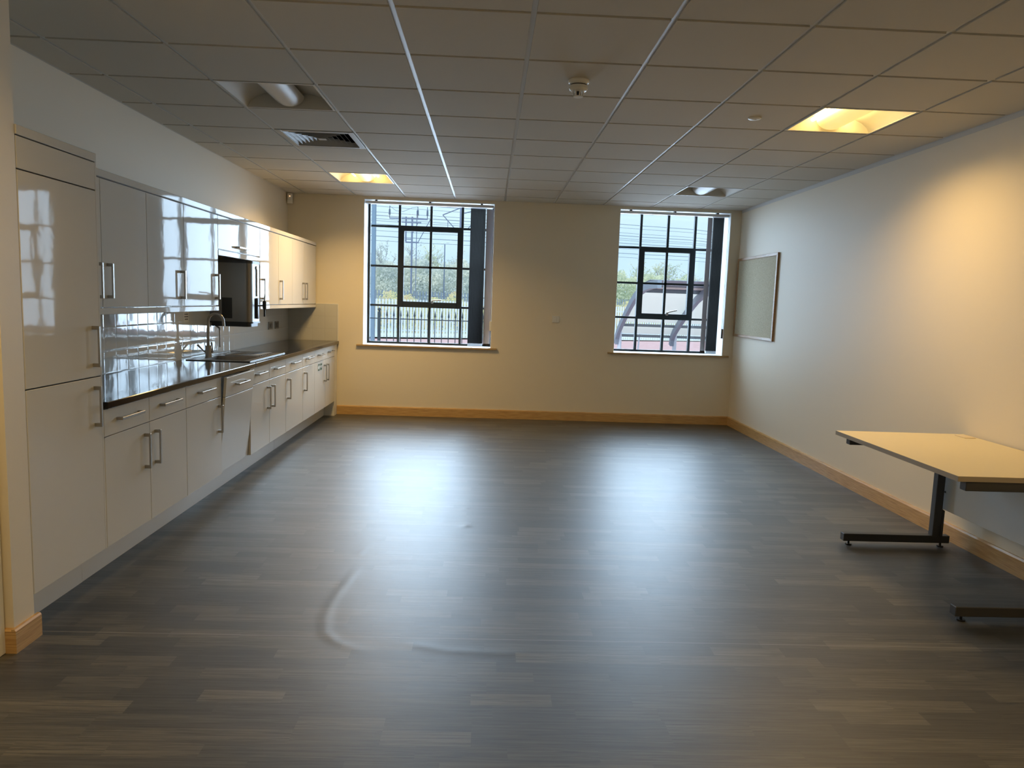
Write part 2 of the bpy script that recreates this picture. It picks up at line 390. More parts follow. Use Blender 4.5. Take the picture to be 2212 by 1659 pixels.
# ------------------------------------------------------------------ windows
def window(name, w, vx, hz, cas, no):
    x0, x1, z0, z1 = w
    y0, y1 = .30, .345
    b = B(); t = .026
    b.box(x0, x0+t+.004, y0, y1, z0, z1); b.box(x1-t, x1, y0, y1, z0, z1); b.box(x0+t, x1-t, y0, y1, z0, z0+t); b.box(x0+t, x1-t, y0, y1, z1-.02, z1)
    cx0, cx1, cz0, cz1 = cas
    for v in vx:
        if v < cx0+.01 or v > cx1-.01: b.box(v-.015, v+.015, y0, y1, z0+t, z1-.02)
        else: b.box(v-.015, v+.015, y0, y1, z0+t, cz0); b.box(v-.015, v+.015, y0, y1, cz1, z1-.02)
    vv = [x0+t]+list(vx)+[x1-t]
    for h in hz:
        for a, c in zip(vv, vv[1:]):
            m = (a+c)/2
            if cx0 < m < cx1 and cz0+.02 < h < cz1-.02: continue
            b.box(a+.013, c-.013, y0+.002, y1-.002, h-.013, h+.013)
    o = struct(name, b, M['frame'])
    # opening sash, thicker section
    s = B(); q = .062; ya, yb = .283, .35
    s.box(cx0, cx0+q+.012, ya, yb, cz0, cz1, .004); s.box(cx1-q-.012, cx1, ya, yb, cz0, cz1, .004); s.box(cx0+.06, cx1-.06, ya, yb, cz0, cz0+q+.012, .004); s.box(cx0+.06, cx1-.06, ya, yb, cz1-q-.004, cz1, .004)
    mx = (cx0+cx1)/2
    s.box(mx-.015, mx+.015, ya+.02, yb-.01, cz0+.07, cz1-.06)
    hm = [h for h in hz if cz0+.05 < h < cz1-.05][0]
    s.box(cx0+.07, cx1-.07, ya+.02, yb-.01, hm-.013, hm+.013)
    so = part('opening_sash', s, M['frame'], o)
    part('window_handle', B().box(mx+.02, mx+.05, .262, .284, cz0+.055, cz0+.085, .004).tube([(mx+.035, .255, cz0+.088), (mx+.06, .25, cz0+.098 + (.0 if no == 1 else .004)), (mx+.155, .25, cz0+(.103 if no == 1 else .125))], .008, 8).sph((mx+.035, .262, cz0+.085), .016), M['tap'], so, True, label='satin metal window handle')
    part('window_glass', B().box(x0+.01, x1-.01, .325, .329, z0+.01, z1-.01), M['glass'], o)
    part('window_sill', B().box(x0-.0, x1+.0, .0, .30, z0-.021, z0), M['reveal'], o, label='inner sill whitened for glare')  # board taken as lacquered oak; top coloured white for the window glare
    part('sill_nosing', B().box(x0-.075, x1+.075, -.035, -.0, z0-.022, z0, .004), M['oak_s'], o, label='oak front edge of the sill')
    return o
window('window_1', W1, (-1.312, -.915, -.52), (1.372, 1.868, 2.365), (-1.327, -.505, 1.357, 2.38), 1)
window('window_2', W2, (1.757, 2.107, 2.457), (1.323, 1.766, 2.215), (1.742, 2.472, 1.308, 2.23), 2)

# vertical blinds drawn to the right
def blind(label, x0, x1, sx, pale, n):
    t = thing('vertical_blind', label, 'blind', ((x0+x1)/2, .06, 2.6))
    part('headrail', B().box(x0+.01, x1-.01, .035, .085, 2.606, 2.640, .004), M['alu'], t)
    for bx in (x0+.14, (x0+x1)/2, x1-.16): part('bracket', B().box(bx-.012, bx+.012, .03, .09, 2.638, 2.655), M['blackp'], t)
    for i in range(n):
        f = i/(n-1); x = sx[0]+f*(sx[1]-sx[0])
        is_p = (i == pale)
        ang = math.radians(82 if not is_p else 12)
        w = .089 if not is_p else (.064 if pale == 0 else .086)
        if is_p: x = x - .032 if pale == 0 else x + .046
        c, s_ = math.cos(ang)*w/2, math.sin(ang)*w/2
        nx, ny = -math.sin(ang)*.0007, math.cos(ang)*.0007
        cy = .062
        b = B(); zb, ztp = .935 + .002*rnd.random(), 2.594
        poly = [(x-c-nx, cy-s_-ny), (x+c-nx, cy+s_-ny), (x+c+nx, cy+s_+ny), (x-c+nx, cy-s_+ny)]
        b.prism(poly, 2, zb, ztp)
        v = part('vane', b, M['fabric_lit'] if is_p else M['fabric'], t)
        part('bottom_weight', B().prism([(p[0]+(p[0]-x)*.0, p[1]-(.0012 if p[1] < cy else -.0012)) for p in poly], 2, .905, zb), M['fabric'] if is_p else M['alu'], v)
    b = B()
    for i in range(n): b.cyl((sx[0]+i/(n-1)*(sx[1]-sx[0]), .062, 2.592), (sx[0]+i/(n-1)*(sx[1]-sx[0]), .062, 2.608), .004, n=6)
    part('vane_carriers', b, M['alu'], t)
    part('control_chain', B().cyl((x1-.012, .045, 1.2), (x1-.012, .045, 2.61), .0025, n=6).cyl((x1-.012, .07, 1.2), (x1-.012, .07, 2.61), .0025, n=6), M['plastic'], t)
    part('chain_weight', B().box(x1-.022, x1-.004, .035, .078, 1.10, 1.22, .004), M['greyp'] if pale == 0 else M['plastic'], t)
blind('charcoal vertical blind bunched at the right of the wider window beside the kitchen units', W1[0], W1[1], (-.405, -.222), 14, 15)
blind('charcoal vertical blind with leading vane coloured paler as backlit at the window nearest the pin board', W2[0], W2[1], (2.600, 2.735), 0, 14)

# ------------------------------------------------------------------ kitchen
XFB = -2.02; XFU = -2.285; TH = .019
def front(y0, y1, z0, z1, xf, g=.0018):
    return B().box(xf-TH, xf, y0+g, y1-g, z0, z1, .0022, 2)
def vhandle(y, z0, z1, xf, parent, out=.035):
    b = B().box(xf+out-.009, xf+out, y-.0075, y+.0075, z0, z1, .0015).box(xf, xf+out-.006, y-.0075, y+.0075, z0, z0+.018, .0015).box(xf, xf+out-.006, y-.0075, y+.0075, z1-.018, z1, .0015)
    return part('handle', b, M['handle'], parent, label='satin nickel bar handle')
def hhandle(yc, z, xf, parent, L=.2, out=.035):
    b = B().box(xf+out-.009, xf+out, yc-L/2, yc+L/2, z-.0075, z+.0075, .0015).box(xf, xf+out-.006, yc-L/2, yc-L/2+.018, z-.0075, z+.0075, .0015).box(xf, xf+out-.006, yc+L/2-.018, yc+L/2, z-.0075, z+.0075, .0015)
    return part('handle', b, M['handle'], parent, label='satin nickel bar handle')
ZD0, ZD1, ZR0, ZR1 = .182, .737, .741, .876
def carc(y0, y1, z0, z1, xf):
    b = B(); t = .018; xb = XL+.003; x1 = xf-TH-.002
    if xf == XFU: xb = XL+.001
    b.box(xb, x1, y0, y0+t, z0, z1); b.box(xb, x1, y1-t, y1, z0, z1); b.box(xb, x1, y0+t, y1-t, z0, z0+t); b.box(xb, x1, y0+t, y1-t, z1-t, z1); b.box(xb, xb+.006, y0+t, y1-t, z0+t, z1-t)
    return b
def base_unit(label, y0, doors, drawers, y1):
    t = thing('base_cabinet', label, 'cabinet', ((XL+XFB)/2, (y0+y1)/2, .18), 'base units under the worktop')
    part('body', carc(y0+.001, y1-.001, .18, .878, XFB), M['carcass'], t)
    for (a, c, side) in doors:
        d = part('door', front(a, c, ZD0, ZD1, XFB), M['gloss'], t)
        vhandle(a+.062 if side == 'l' else c-.062, .49, .685, XFB, d)
    for (a, c) in drawers:
        d = part('drawer_front', front(a, c, ZR0, ZR1, XFB), M['gloss'], t)
        hhandle((a+c)/2, .815, XFB, d, .24)
    return t
# tall housing
t = thing('tall_cabinet', 'tall white gloss larder unit next to the cream wall stub', 'cabinet', (-2.32, -5.79, 0))
part('body', carc(-6.075, -5.503, .18, 2.05, XFB), M['carcass'], t)
d = part('door', front(-6.075, -5.502, .182, 1.043, XFB), M['gloss'], t); vhandle(-5.565, .808, 1.003, XFB, d)
d = part('door', front(-6.075, -5.502, 1.048, 1.921, XFB), M['gloss'], t); vhandle(-5.565, 1.095, 1.29, XFB, d)
part('top_panel', front(-6.075, -5.502, 1.926, 2.051, XFB), M['gloss'], t)
part('cornice', B().box(XL+.01, XFB+.004, -6.075, -5.495, 2.055, 2.093, .002), M['gloss'], t)
part('side_panel', B().box(XL+.002, XFB-.001, -5.502, -5.488, .18, 2.055, .001), M['gloss'], t)
part('plinth', B().box(-2.165, -2.150, -6.075, -5.489, 0, .178), M['carcass'], t)

base_unit('double white base unit with two drawers beside the tall larder unit', -5.488, [(-5.488, -5.012, 'r'), (-5.012, -4.522, 'l')], [(-5.488, -5.012), (-5.012, -4.522)], -4.522)
base_unit('single white base unit just before the leaning panel, handle at its far edge', -4.522, [(-4.522, -3.925, 'r')], [(-4.522, -3.925)], -3.925)
base_unit('double white base unit with two drawers just past the leaning panel', -3.305, [(-3.305, -2.805, 'r'), (-2.805, -2.303, 'l')], [(-3.305, -2.805), (-2.805, -2.303)], -2.303)
base_unit('single white base unit, second unit past the leaning panel', -2.303, [(-2.303, -1.69, 'l')], [(-2.303, -1.69)], -1.69)
base_unit('narrow single white base unit left of the door with the green sign', -1.69, [(-1.69, -1.18, 'l')], [(-1.69, -1.18)], -1.18)
base_unit('double white base unit with the green sign, last before the back wall', -1.18, [(-1.18, -.672, 'r'), (-.672, -.165, 'l')], [(-1.18, -.672), (-.672, -.165)], -.165)
part('end_filler', B().box(XL+.003, XFB-.002, -.16, -.02, 0, .878), M['carcass'], None, cat='panel', label='white end panel reaching the floor between last base unit and back wall', loc=(-2.3, -.09, 0))
# leaning appliance panel
mt = Matrix.Translation((XFB, 0, .44)) @ Matrix.Rotation(math.radians(4.9), 4, 'Y') @ Matrix.Translation((-XFB, 0, -.44))
t = thing('appliance_panel', 'white gloss front panel leaning out of the run of base units', 'panel', (XFB, -3.615, .18))
part('lower_panel', B().box(XFB-TH, XFB, -3.918, -3.318, .182, .728, .0022, 2, mt), M['gloss'], t)
dr = part('upper_panel', B().box(XFB-TH, XFB, -3.918, -3.318, .732, .872, .0022, 2, mt), M['gloss'], t)
hb = B()
for q in ((XFB+.026, XFB+.035, -3.738, -3.498), (XFB, XFB+.03, -3.738, -3.720), (XFB, XFB+.03, -3.516, -3.498)): hb.box(q[0], q[1], q[2], q[3], .80, .815, .0015, 1, mt)
part('handle', hb, M['handle'], dr, label='satin nickel bar handle')
part('backing_board', B().box(-2.10, -2.09, -3.90, -3.33, .16, .86), M['carcass'], t)
# sign on the last unit: a green and white first-aid style sticker
t = thing('wall_sign', 'small green and white sticker sign on the last base unit door', 'sign', (XFB, -.94, .675))
part('sign_sheet', B().box(XFB+.0003, XFB+.0012, -1.035, -.838, .636, .715), mat('sign_white', (.75, .8, .78), .4), t)
gr = mat('sign_green', (.02, .10, .07), .4)
b = B(); X0, X1 = XFB+.0012, XFB+.0018
b.box(X0, X1, -1.032, -.945, .698, .712).box(X0, X1, -1.032, -.945, .638, .652).box(X0, X1, -1.032, -1.015, .652, .665).box(X0, X1, -1.032, -1.015, .685, .698).box(X0, X1, -.962, -.945, .652, .668).box(X0, X1, -.962, -.945, .682, .698)
b.box(X0, X1, -.925, -.842, .688, .712).box(X0, X1, -.925, -.842, .638, .660).box(X0, X1, -.925, -.905, .66, .676).box(X0, X1, -.862, -.842, .66, .676)
part('sign_symbols', b, gr, t)
# plinth in two lengths
part('plinth', B().box(-2.165, -2.150, -5.487, -2.24, 0, .172, .001), M['carcass'], None, cat='plinth', label='long white plinth under the nearer base units', loc=(-2.16, -3.9, 0), group='kick boards under the units')
part('plinth', B().box(-2.165, -2.150, -2.236, -.162, 0, .172, .001), M['carcass'], None, cat='plinth', label='shorter white plinth under the far base units, past the joint', loc=(-2.16, -1.2, 0), group='kick boards under the units')
# worktop with the sink cut-out
def worktop(label, y0, y1, hole=None):
    b = B(); x0, x1 = XL+.0095, -2.0; z0, z1 = .880, .915
    if hole:
        hx0, hx1, hy0, hy1 = hole
        b.box(x0, hx0, y0, y1, z0, z1); b.box(hx1, x1, y0, y1, z0, z1, .003)
        if hy0 > y0: b.box(hx0, hx1, y0, hy0, z0, z1)
        if hy1 < y1: b.box(hx0, hx1, hy1, y1, z0, z1)
    else: b.box(x0, x1, y0, y1, z0, z1, .003)
    return part('worktop', b, M['top'], None, cat='worktop', label=label, loc=((x0+x1)/2, (y0+y1)/2, z0), group='black worktop lengths')
worktop('glossy black worktop length beside the tall larder unit', -5.487, -3.2285)
w2 = worktop('black worktop length carrying the sink, reaching the back wall', -3.2275, -.011, (-2.56, -2.10, -3.14, -2.25))
part('joint_strip', B().box(-2.06, -1.9995, -3.2275, -3.216, .8795, .9153), M['dark'], w2, label='dark jointing strip')
# sink
t = thing('sink', 'stainless steel inset sink with ribbed drainer set in the worktop', 'sink', (-2.315, -2.67, .915))
zs = .9165
b = B(); sx0, sx1, sy0, sy1 = -2.572, -2.062, -3.18, -2.17; bx0, bx1, by0, by1 = -2.49, -2.14, -3.10, -2.70
b.box(sx0, bx0, sy0, sy1, .9155, .9185); b.box(bx1, sx1, sy0, sy1, .9155, .9185); b.box(bx0, bx1, sy0, by0, .9155, .9185)
b.box(sx0, sx1, sy0, sy0+.008, .9155, .922, .001); b.box(sx0, sx1, sy1-.008, sy1, .9155, .922, .001); b.box(sx0, sx0+.008, sy0, sy1, .9155, .922, .001); b.box(sx1-.008, sx1, sy0, sy1, .9155, .922, .001)
b.box(bx0, bx1, by1, sy1, .9155, .9175)
part('rim', b, M['steel'], t)
b = B(); k = .002
b.box(bx0-k, bx0, by0, by1, .76, .9165); b.box(bx1, bx1+k, by0, by1, .76, .9165); b.box(bx0, bx1, by0-k, by0, .76, .9165); b.box(bx0, bx1, by1, by1+k, .76, .9165); b.box(bx0, bx1, by0, by1, .758, .76)
b.lathe([(0, .002), (.035, .002), (.045, .004), (.045, 0)], (-2.315, -2.9, .76), 24)
part('bowl', b, M['steel'], t, True)
b = B()
for i in range(7):
    y = -2.62+.06*i; b.tube([(-2.46, y, .918), (-2.45, y, .923), (-2.16, y, .923), (-2.15, y, .918)], .0045, 8)
part('drainer_ribs', b, M['chrome'], t, True)
# tap
t = thing('mixer_tap', 'brushed metal mixer tap with tall swan neck spout behind the sink bowl', 'tap', (-2.53, -2.90, .919))
tx, ty = -2.495, -2.90
part('body', B().cyl((tx, ty, .919), (tx, ty, .925), .034, n=24).cyl((tx, ty, .925), (tx, ty, 1.02), .027, n=24), M['tap'], t, True)
R_ = .062
pts = [(tx-.002, ty, 1.02), (tx-.002, ty, 1.10), (tx, ty, 1.17), (tx, ty, 1.225)]
for i in range(0, 13):
    a = PI - i/12*PI*1.02; pts.append((tx+R_+R_*math.cos(a), ty, 1.225+R_*math.sin(a)))
pts.append((tx+2*R_+.003, ty, 1.185))
part('spout', B().tube(pts, .0115, 14), M['tap'], t, True)
part('lever', B().cyl((tx-.035, ty, .965), (tx-.02, ty, .972), .011, n=16).tube([(tx-.035, ty-.004, .968), (tx-.05, ty-.01, .985), (tx-.085, ty-.02, 1.025)], [.006, .006, .009], 10), M['tap'], t, True)
part('lever', B().cyl((tx+.02, ty, .972), (tx+.036, ty, .965), .011, n=16).tube([(tx+.034, ty, .97), (tx+.024, ty+.02, 1.0), (tx+.012, ty+.03, 1.045)], [.006, .006, .008], 10), M['tap'], t, True)
# wall units
def wall_unit(label, doors, y0, y1, z0=1.36, g=True):
    t = thing('wall_cabinet', label, 'cabinet', ((XL+XFU)/2, (y0+y1)/2, z0), 'wall units above the worktop')
    part('body', carc(y0+.001, y1-.001, z0, 2.068, XFU), M['carcass'], t)
    for (a, c, side) in doors:
        d = part('door', front(a, c, z0+.004, 2.062, XFU), M['gloss'], t)
        if side in 'lr': vhandle(a+.055 if side == 'l' else c-.055, 1.412, 1.607, XFU, d)
        else: hhandle((a+c)/2, 1.845, XFU, d, .24)
    return t
wall_unit('double white wall unit beside the tall larder unit', [(-5.486, -4.955, 'r'), (-4.955, -4.42, 'l')], -5.486, -4.42)
wall_unit('single white wall unit with its handle at the far edge, above the near worktop', [(-4.42, -3.876, 'r')], -4.42, -3.876)
wall_unit('single white wall unit immediately left of the water boiler', [(-3.876, -3.238, 'r')], -3.876, -3.238)
bu = wall_unit('short white bridging wall unit above the water boiler', [(-3.236, -2.195, 'c')], -3.236, -2.195, 1.80)
part('light_rail', B().box(XFU-.02, XFU+.003, -3.236, -2.195, 1.755, 1.797, .002), M['gloss'], bu)
wall_unit('single white wall unit immediately right of the water boiler', [(-2.193, -1.605, 'l')], -2.193, -1.605)
wall_unit('single white wall unit second to the right of the water boiler', [(-1.605, -1.09, 'l')], -1.605, -1.09)
wall_unit('double white wall unit touching the back wall', [(-1.09, -.60, 'r'), (-.60, -.012, 'l')], -1.09, -.012)
part('cornice', B().box(XL+.002, XFU+.004, -5.486, -.01, 2.070, 2.108, .002), M['gloss'], None, cat='cornice', label='long white gloss cornice along the top of the wall units', loc=(-2.45, -2.75, 2.07))
part('pelmet', B().box(XFU-.018, XFU+.003, -5.486, -3.238, 1.322, 1.357, .002), M['gloss'], None, cat='pelmet', label='white pelmet strip under the wall units left of the boiler', loc=(-2.29, -4.36, 1.322), group='pelmets under the wall units')
part('pelmet', B().box(XFU-.018, XFU+.003, -2.195, -.012, 1.322, 1.357, .002), M['gloss'], None, cat='pelmet', label='white pelmet strip under the wall units right of the boiler', loc=(-2.29, -1.1, 1.322), group='pelmets under the wall units')
# notice on the tiles
t = thing('paper_notice', 'white paper notice with lines of dark text on the tiles left of the tap', 'notice', (-2.6215, -3.04, 1.27))
part('sheet', B().box(-2.6219, -2.6212, -3.092, -2.985, 1.213, 1.34), mat('paper', (.62, .60, .55), .8), t)
b = B()
for i, (z, a, c) in enumerate(((1.300, -3.058, -3.012), (1.279, -3.068, -2.998), (1.259, -3.070, -2.996), (1.238, -3.062, -3.004))):
    y = a
    while y < c:
        w_ = .006+.010*rnd.random(); b.box(-2.6212, -2.6209, y, min(y+w_, c), z-.004, z+.004); y += w_+.003
part('text_lines', b, mat('ink', (.02, .018, .018), .8), t)
# water boiler
t = thing('water_boiler', 'stainless steel wall mounted water boiler over the sink', 'boiler', (-2.45, -2.39, 1.17))
def rrect(x0, x1, y0, y1, r, n=8):
    # rounded only on the room side corners
    p = [(x0, y0)]
    for i in range(n+1): a = -PI/2+i/n*PI/2; p.append((x1-r+r*math.cos(a), y0+r+r*math.sin(a)))
    for i in range(n+1): a = i/n*PI/2; p.append((x1-r+r*math.cos(a), y1-r+r*math.sin(a)))
    p.append((x0, y1)); return p
part('body', B().prism(rrect(XL+.009, -2.262, -2.53, -2.245, .055), 2, 1.212, 1.728), M['steel'], t, True)
part('top_cap', B().prism(rrect(XL+.009, -2.258, -2.534, -2.241, .058), 2, 1.728, 1.752), M['greyp'], t, True)
part('base_tray', B().prism(rrect(XL+.009, -2.256, -2.536, -2.239, .06), 2, 1.198, 1.212).prism(rrect(XL+.02, -2.275, -2.52, -2.255, .05), 2, 1.168, 1.198), M['blackp'], t, True)
part('side_label', B().box(-2.516, -2.426, -2.532, -2.5305, 1.240, 1.422, .0005), M['blackp'], t, label='black rating plate')
part('gauge_tube', B().cyl((-2.258, -2.375, 1.44), (-2.258, -2.375, 1.70), .006, n=10).cyl((-2.262, -2.375, 1.695), (-2.252, -2.375, 1.695), .016, n=16), M['chrome'], t, True)
part('tap_backplate', B().box(-2.262, -2.243, -2.40, -2.35, 1.238, 1.425, .008, 3), M['greyp'], t, True)
part('draw_off_tap', B().cyl((-2.245, -2.375, 1.357), (-2.195, -2.375, 1.357), .006, n=12).cyl((-2.19, -2.375, 1.335), (-2.19, -2.375, 1.385), .017, n=16).cyl((-2.19, -2.375, 1.385), (-2.19, -2.375, 1.402), .02, .012, n=16).cyl((-2.19, -2.375, 1.26), (-2.19, -2.375, 1.33), .008, n=12).cyl((-2.19, -2.375, 1.32), (-2.19, -2.375, 1.337), .008, .017, n=12), M['blackp'], t, True)
part('tap_lever', B().tube([(-2.19, -2.375, 1.40), (-2.187, -2.375, 1.43), (-2.184, -2.375, 1.467)], [.007, .008, .004], 10), M['chrome'], t, True)
part('overflow_pipe', B().tube([(-2.60, -2.45, 1.168), (-2.59, -2.45, 1.160), (-2.572, -2.45, 1.150), (-2.566, -2.45, 1.135), (-2.566, -2.45, 1.05), (-2.566, -2.45, .975)], .007, 10), M['tap'], t, True)
# sockets
for nm, y in (('left', -.755), ('right', -.51)):
    t = thing('wall_socket', 'brushed metal switched socket on the tiles, %s' % ('nearer the boiler' if nm == 'left' else 'nearer the back wall'), 'socket', (-2.6215, y, 1.11), 'metal sockets over the far worktop')
    part('plate', B().box(-2.6218, -2.614, y-.073, y+.073, 1.067, 1.153, .002), M['steel'], t)
    part('insert', B().box(-2.614, -2.611, y-.05, y+.05, 1.082, 1.138, .001), M['greyp'], t)
    part('rocker', B().box(-2.611, -2.607, y-.012, y+.012, 1.098, 1.122, .001), M['steel'], t)

# ------------------------------------------------------------------ ceiling fittings
def luminaire(x0, y0, on, label):
    t = thing('ceiling_light', label, 'ceiling light', (x0+.3, y0+.3, H), 'recessed square ceiling lights')
    x1, y1 = x0+.6, y0+.6; g = .008
    part('frame', B().box(x0+g, x0+.020, y0+g, y1-g, H-.001, H+.022).box(x1-.020, x1-g, y0+g, y1-g, H-.001, H+.022).box(x0+.020, x1-.020, y0+g, y0+.020, H-.001, H+.022).box(x0+.020, x1-.020, y1-.020, y1-g, H-.001, H+.022), M['tgrid'], t)
    xc = (x0+x1)/2; b = B(); bm = b.bm
    # two curved wings running along Y
    for s_ in (-1, 1):
        prof = [(xc+s_*.28, H+.003), (xc+s_*.262, H+.035), (xc+s_*.225, H+.065), (xc+s_*.175, H+.085), (xc+s_*.12, H+.095), (xc, H+.10)]
        A = [bm.verts.new((p[0], y0+.02, p[1])) for p in prof]; C = [bm.verts.new((p[0], y1-.02, p[1])) for p in prof]
        for i in range(len(prof)-1): bm.faces.new((A[i], C[i], C[i+1], A[i+1]))
    part('reflector', b, M['wing'], t, True)
    for ye in (y0+.018, y1-.022): part('end_plate', B().box(x0+.02, x1-.02, ye, ye+.004, H, H+.1), M['wing'], t)
    b = B(); bm = b.bm; n = 14; r = .098; prof = []
    for i in range(n+1): a = PI+i/n*PI; prof.append((xc+r*math.cos(a), H+.072+.066*math.sin(a)))
    A = [bm.verts.new((p[0], y0+.05, p[1])) for p in prof]; C = [bm.verts.new((p[0], y1-.05, p[1])) for p in prof]
    for i in range(n): bm.faces.new((A[i], C[i], C[i+1], A[i+1]))
    bm.faces.new(A); bm.faces.new(C[::-1])
    part('diffuser', b, M['lamp_on'] if on else M['lamp_off'], t, True)
    for s_ in (-1, 1):
        part('tube', B().cyl((xc+s_*.122, y0+.05, H+.068), (xc+s_*.122, y1-.05, H+.068), .013, n=12), M['tube_on'] if on else M['plastic'], t, True) if on else None
    if on:
        ld = bpy.data.lights.new('luminaire_lamp', 'AREA'); ld.shape = 'RECTANGLE'; ld.size = .5; ld.size_y = .5; ld.energy = on; ld.color = (1., .64, .24); ld.spread = math.radians(145)
        lo = bpy.data.objects.new('luminaire_lamp', ld); COL.objects.link(lo); lo.location = (xc, (y0+y1)/2, H-.004)
    return t
luminaire(-1.8, -4.639, 0, 'unlit recessed ceiling light near the air vent')
luminaire(-1.8, -1.639, 32, 'lit recessed ceiling light nearest the kitchen corner')
luminaire(1.8, -4.639, 19, 'large brightly lit recessed ceiling light near the right wall')
luminaire(1.8, -1.639, 0, 'unlit recessed ceiling light above the window beside the pin board')
luminaire(1.8, -7.639, 8, 'lit recessed ceiling light overhead near the right wall, closest to the camera')
luminaire(-1.8, -7.639, 18, 'lit recessed ceiling light overhead near the cream wall stub, closest to the camera')
# four way air diffuser
t = thing('air_vent', 'square white four way air vent in the ceiling', 'vent', (-1.5, -3.139, H))
x0, x1, y0, y1 = -1.792, -1.208, -3.431, -2.847
part('frame', B().box(x0, x0+.045, y0, y1, H-.003, H+.01, .002).box(x1-.045, x1, y0, y1, H-.003, H+.01, .002).box(x0+.045, x1-.045, y0, y0+.045, H-.003, H+.01, .002).box(x0+.045, x1-.045, y1-.045, y1, H-.003, H+.01, .002), M['ventw'], t)
part('plenum', B().box(x0+.03, x1-.03, y0+.03, y1-.03, H+.11, H+.115).box(x0+.03, x0+.035, y0+.03, y1-.03, H+.01, H+.11).box(x1-.035, x1-.03, y0+.03, y1-.03, H+.01, H+.11).box(x0+.03, x1-.03, y0+.03, y0+.035, H+.01, H+.11).box(x0+.03, x1-.03, y1-.035, y1-.03, H+.01, H+.11), M['dark'], t)
for i in range(6):
    a = .245-.038*i; cx, cy = -1.5, -3.139; b = B(); bm = b.bm; th = .0015
    lo_ = a; hi_ = a-.021
    for sgn in (0, 1):
        pass
    P0 = [(cx-lo_, cy-lo_), (cx+lo_, cy-lo_), (cx+lo_, cy+lo_), (cx-lo_, cy+lo_)]
    P1 = [(cx-hi_, cy-hi_), (cx+hi_, cy-hi_), (cx+hi_, cy+hi_), (cx-hi_, cy+hi_)]
    zl, zh = H+.001, H+.030
    Va = [bm.verts.new((*p, zl)) for p in P0]; Vb = [bm.verts.new((*p, zh)) for p in P1]
    Vc = [bm.verts.new((*p, zl+th)) for p in P0]; Vd = [bm.verts.new((*p, zh+th)) for p in P1]
    for k in range(4):
        j = (k+1) % 4
        bm.faces.new((Va[k], Va[j], Vb[j], Vb[k])); bm.faces.new((Vc[k], Vd[k], Vd[j], Vc[j])); bm.faces.new((Va[k], Vc[k], Vc[j], Va[j])); bm.faces.new((Vb[k], Vb[j], Vd[j], Vd[k]))
    part('louvre', b, M['ventw'], t)
part('centre_plate', B().box(-1.5-.03, -1.5+.03, -3.139-.03, -3.139+.03, H+.001, H+.004), M['ventw'], t)
# smoke detector
t = thing('smoke_detector', 'white smoke detector with finned neck in the middle of the ceiling', 'smoke detector', (.30, -4.94, H))
c = (.30, -4.94, H)
part('base', B().lathe([(0, 0), (.056, 0), (.058, -.006), (.054, -.016), (.050, -.018), (.050, -.024), (0, -.024)], c), M['plastic'], t, True)
part('gap_ring', B().lathe([(0, -.024), (.045, -.024), (.045, -.031), (0, -.031)], c), M['greyp'], t, True)
part('dome', B().lathe([(0, -.031), (.050, -.031), (.051, -.046), (.044, -.056), (.030, -.060), (0, -.060)], c), M['plastic'], t, True)
b = B()
for k in range(8):
    a = 2*PI*k/8+.2; p = (c[0]+.024*math.cos(a), c[1]+.024*math.sin(a)); b.cyl((p[0]*1.0+.006*math.cos(a), p[1]+.006*math.sin(a), H-.058), (p[0], p[1], H-.086), .0035, n=6)
b.lathe([(0, -.084), (.026, -.084), (.026, -.088), (0, -.090)], c, 24)
part('sensor_cage', b, M['plastic'], t, True)
part('sensor_core', B().lathe([(0, -.058), (.014, -.058), (.014, -.085), (0, -.085)], c, 16), M['greyp'], t, True)
part('ceiling_sensor', B().lathe([(0, 0), (.040, 0), (.040, -.005), (.034, -.009), (.012, -.010), (.008, -.006), (0, -.006)], (1.50, -4.33, H)), M['plastic'], None, True, cat='sensor', label='small flat round white sensor on the ceiling near the bright light', loc=(1.50, -4.33, H))
# PIR in the corner
t = thing('motion_detector', 'white motion detector with tiny red light high in the left corner', 'motion detector', (-2.59, -.05, 2.6))
mr = Matrix.Translation((-2.588, -.06, 2.617)) @ Matrix.Rotation(math.radians(14), 4, 'Z') @ Matrix.Translation((2.588, .06, -2.617))
part('housing', B().box(-2.62, -2.556, -.085, -.035, 2.555, 2.675, .01, 3, mr), M['plastic'], t, True)
part('lens', B().box(-2.608, -2.568, -.089, -.08, 2.565, 2.61, .004, 2, mr), M['plastic'], t, True)
part('indicator', B().sph((-2.583, -.087, 2.64), .0035), M['led'], t)
# blank plate
t = thing('wall_switch', 'small cream plate on the wall between the two windows', 'switch', (.68, 0, 1.27))
part('plate', B().box(.637, .725, -.012, 0, 1.232, 1.312, .003, 2), M['plastic'], t)
part('rocker', B().box(.652, .690, -.016, -.012, 1.245, 1.298, .002), M['plastic'], t)
for i, (x, z) in enumerate(((-.085, 1.80), (-.10, 1.06), (-.09, .97))):
    pass
# pin board
t = thing('pin_board', 'oak framed pin board with beige fabric on the right wall', 'pin board', (XR, -.68, 1.62))
y0, y1, z0, z1 = -1.285, -.02, 1.138, 2.096; q = .032
part('frame', B().box(XR-.022, XR, y0, y0+q, z0, z1, .003).box(XR-.022, XR, y1-q, y1, z0, z1, .003).box(XR-.022, XR, y0+q, y1-q, z0, z0+q, .003).box(XR-.022, XR, y0+q, y1-q, z1-q, z1, .003), M['cork_frame'], t)
part('fabric_panel', B().box(XR-.012, XR-.002, y0+q, y1-q, z0+q, z1-q), M['hessian'], t)
b = B()
for y, z in ((y0+.3, z1-.015), (y1-.2, z0+.016), (y0+.25, z0+.016), (y1-.15, z1-.016)): b.cyl((XR-.0225, y, z), (XR-.024, y, z), .005, n=10)
part('screw', b, M['handle'], t)

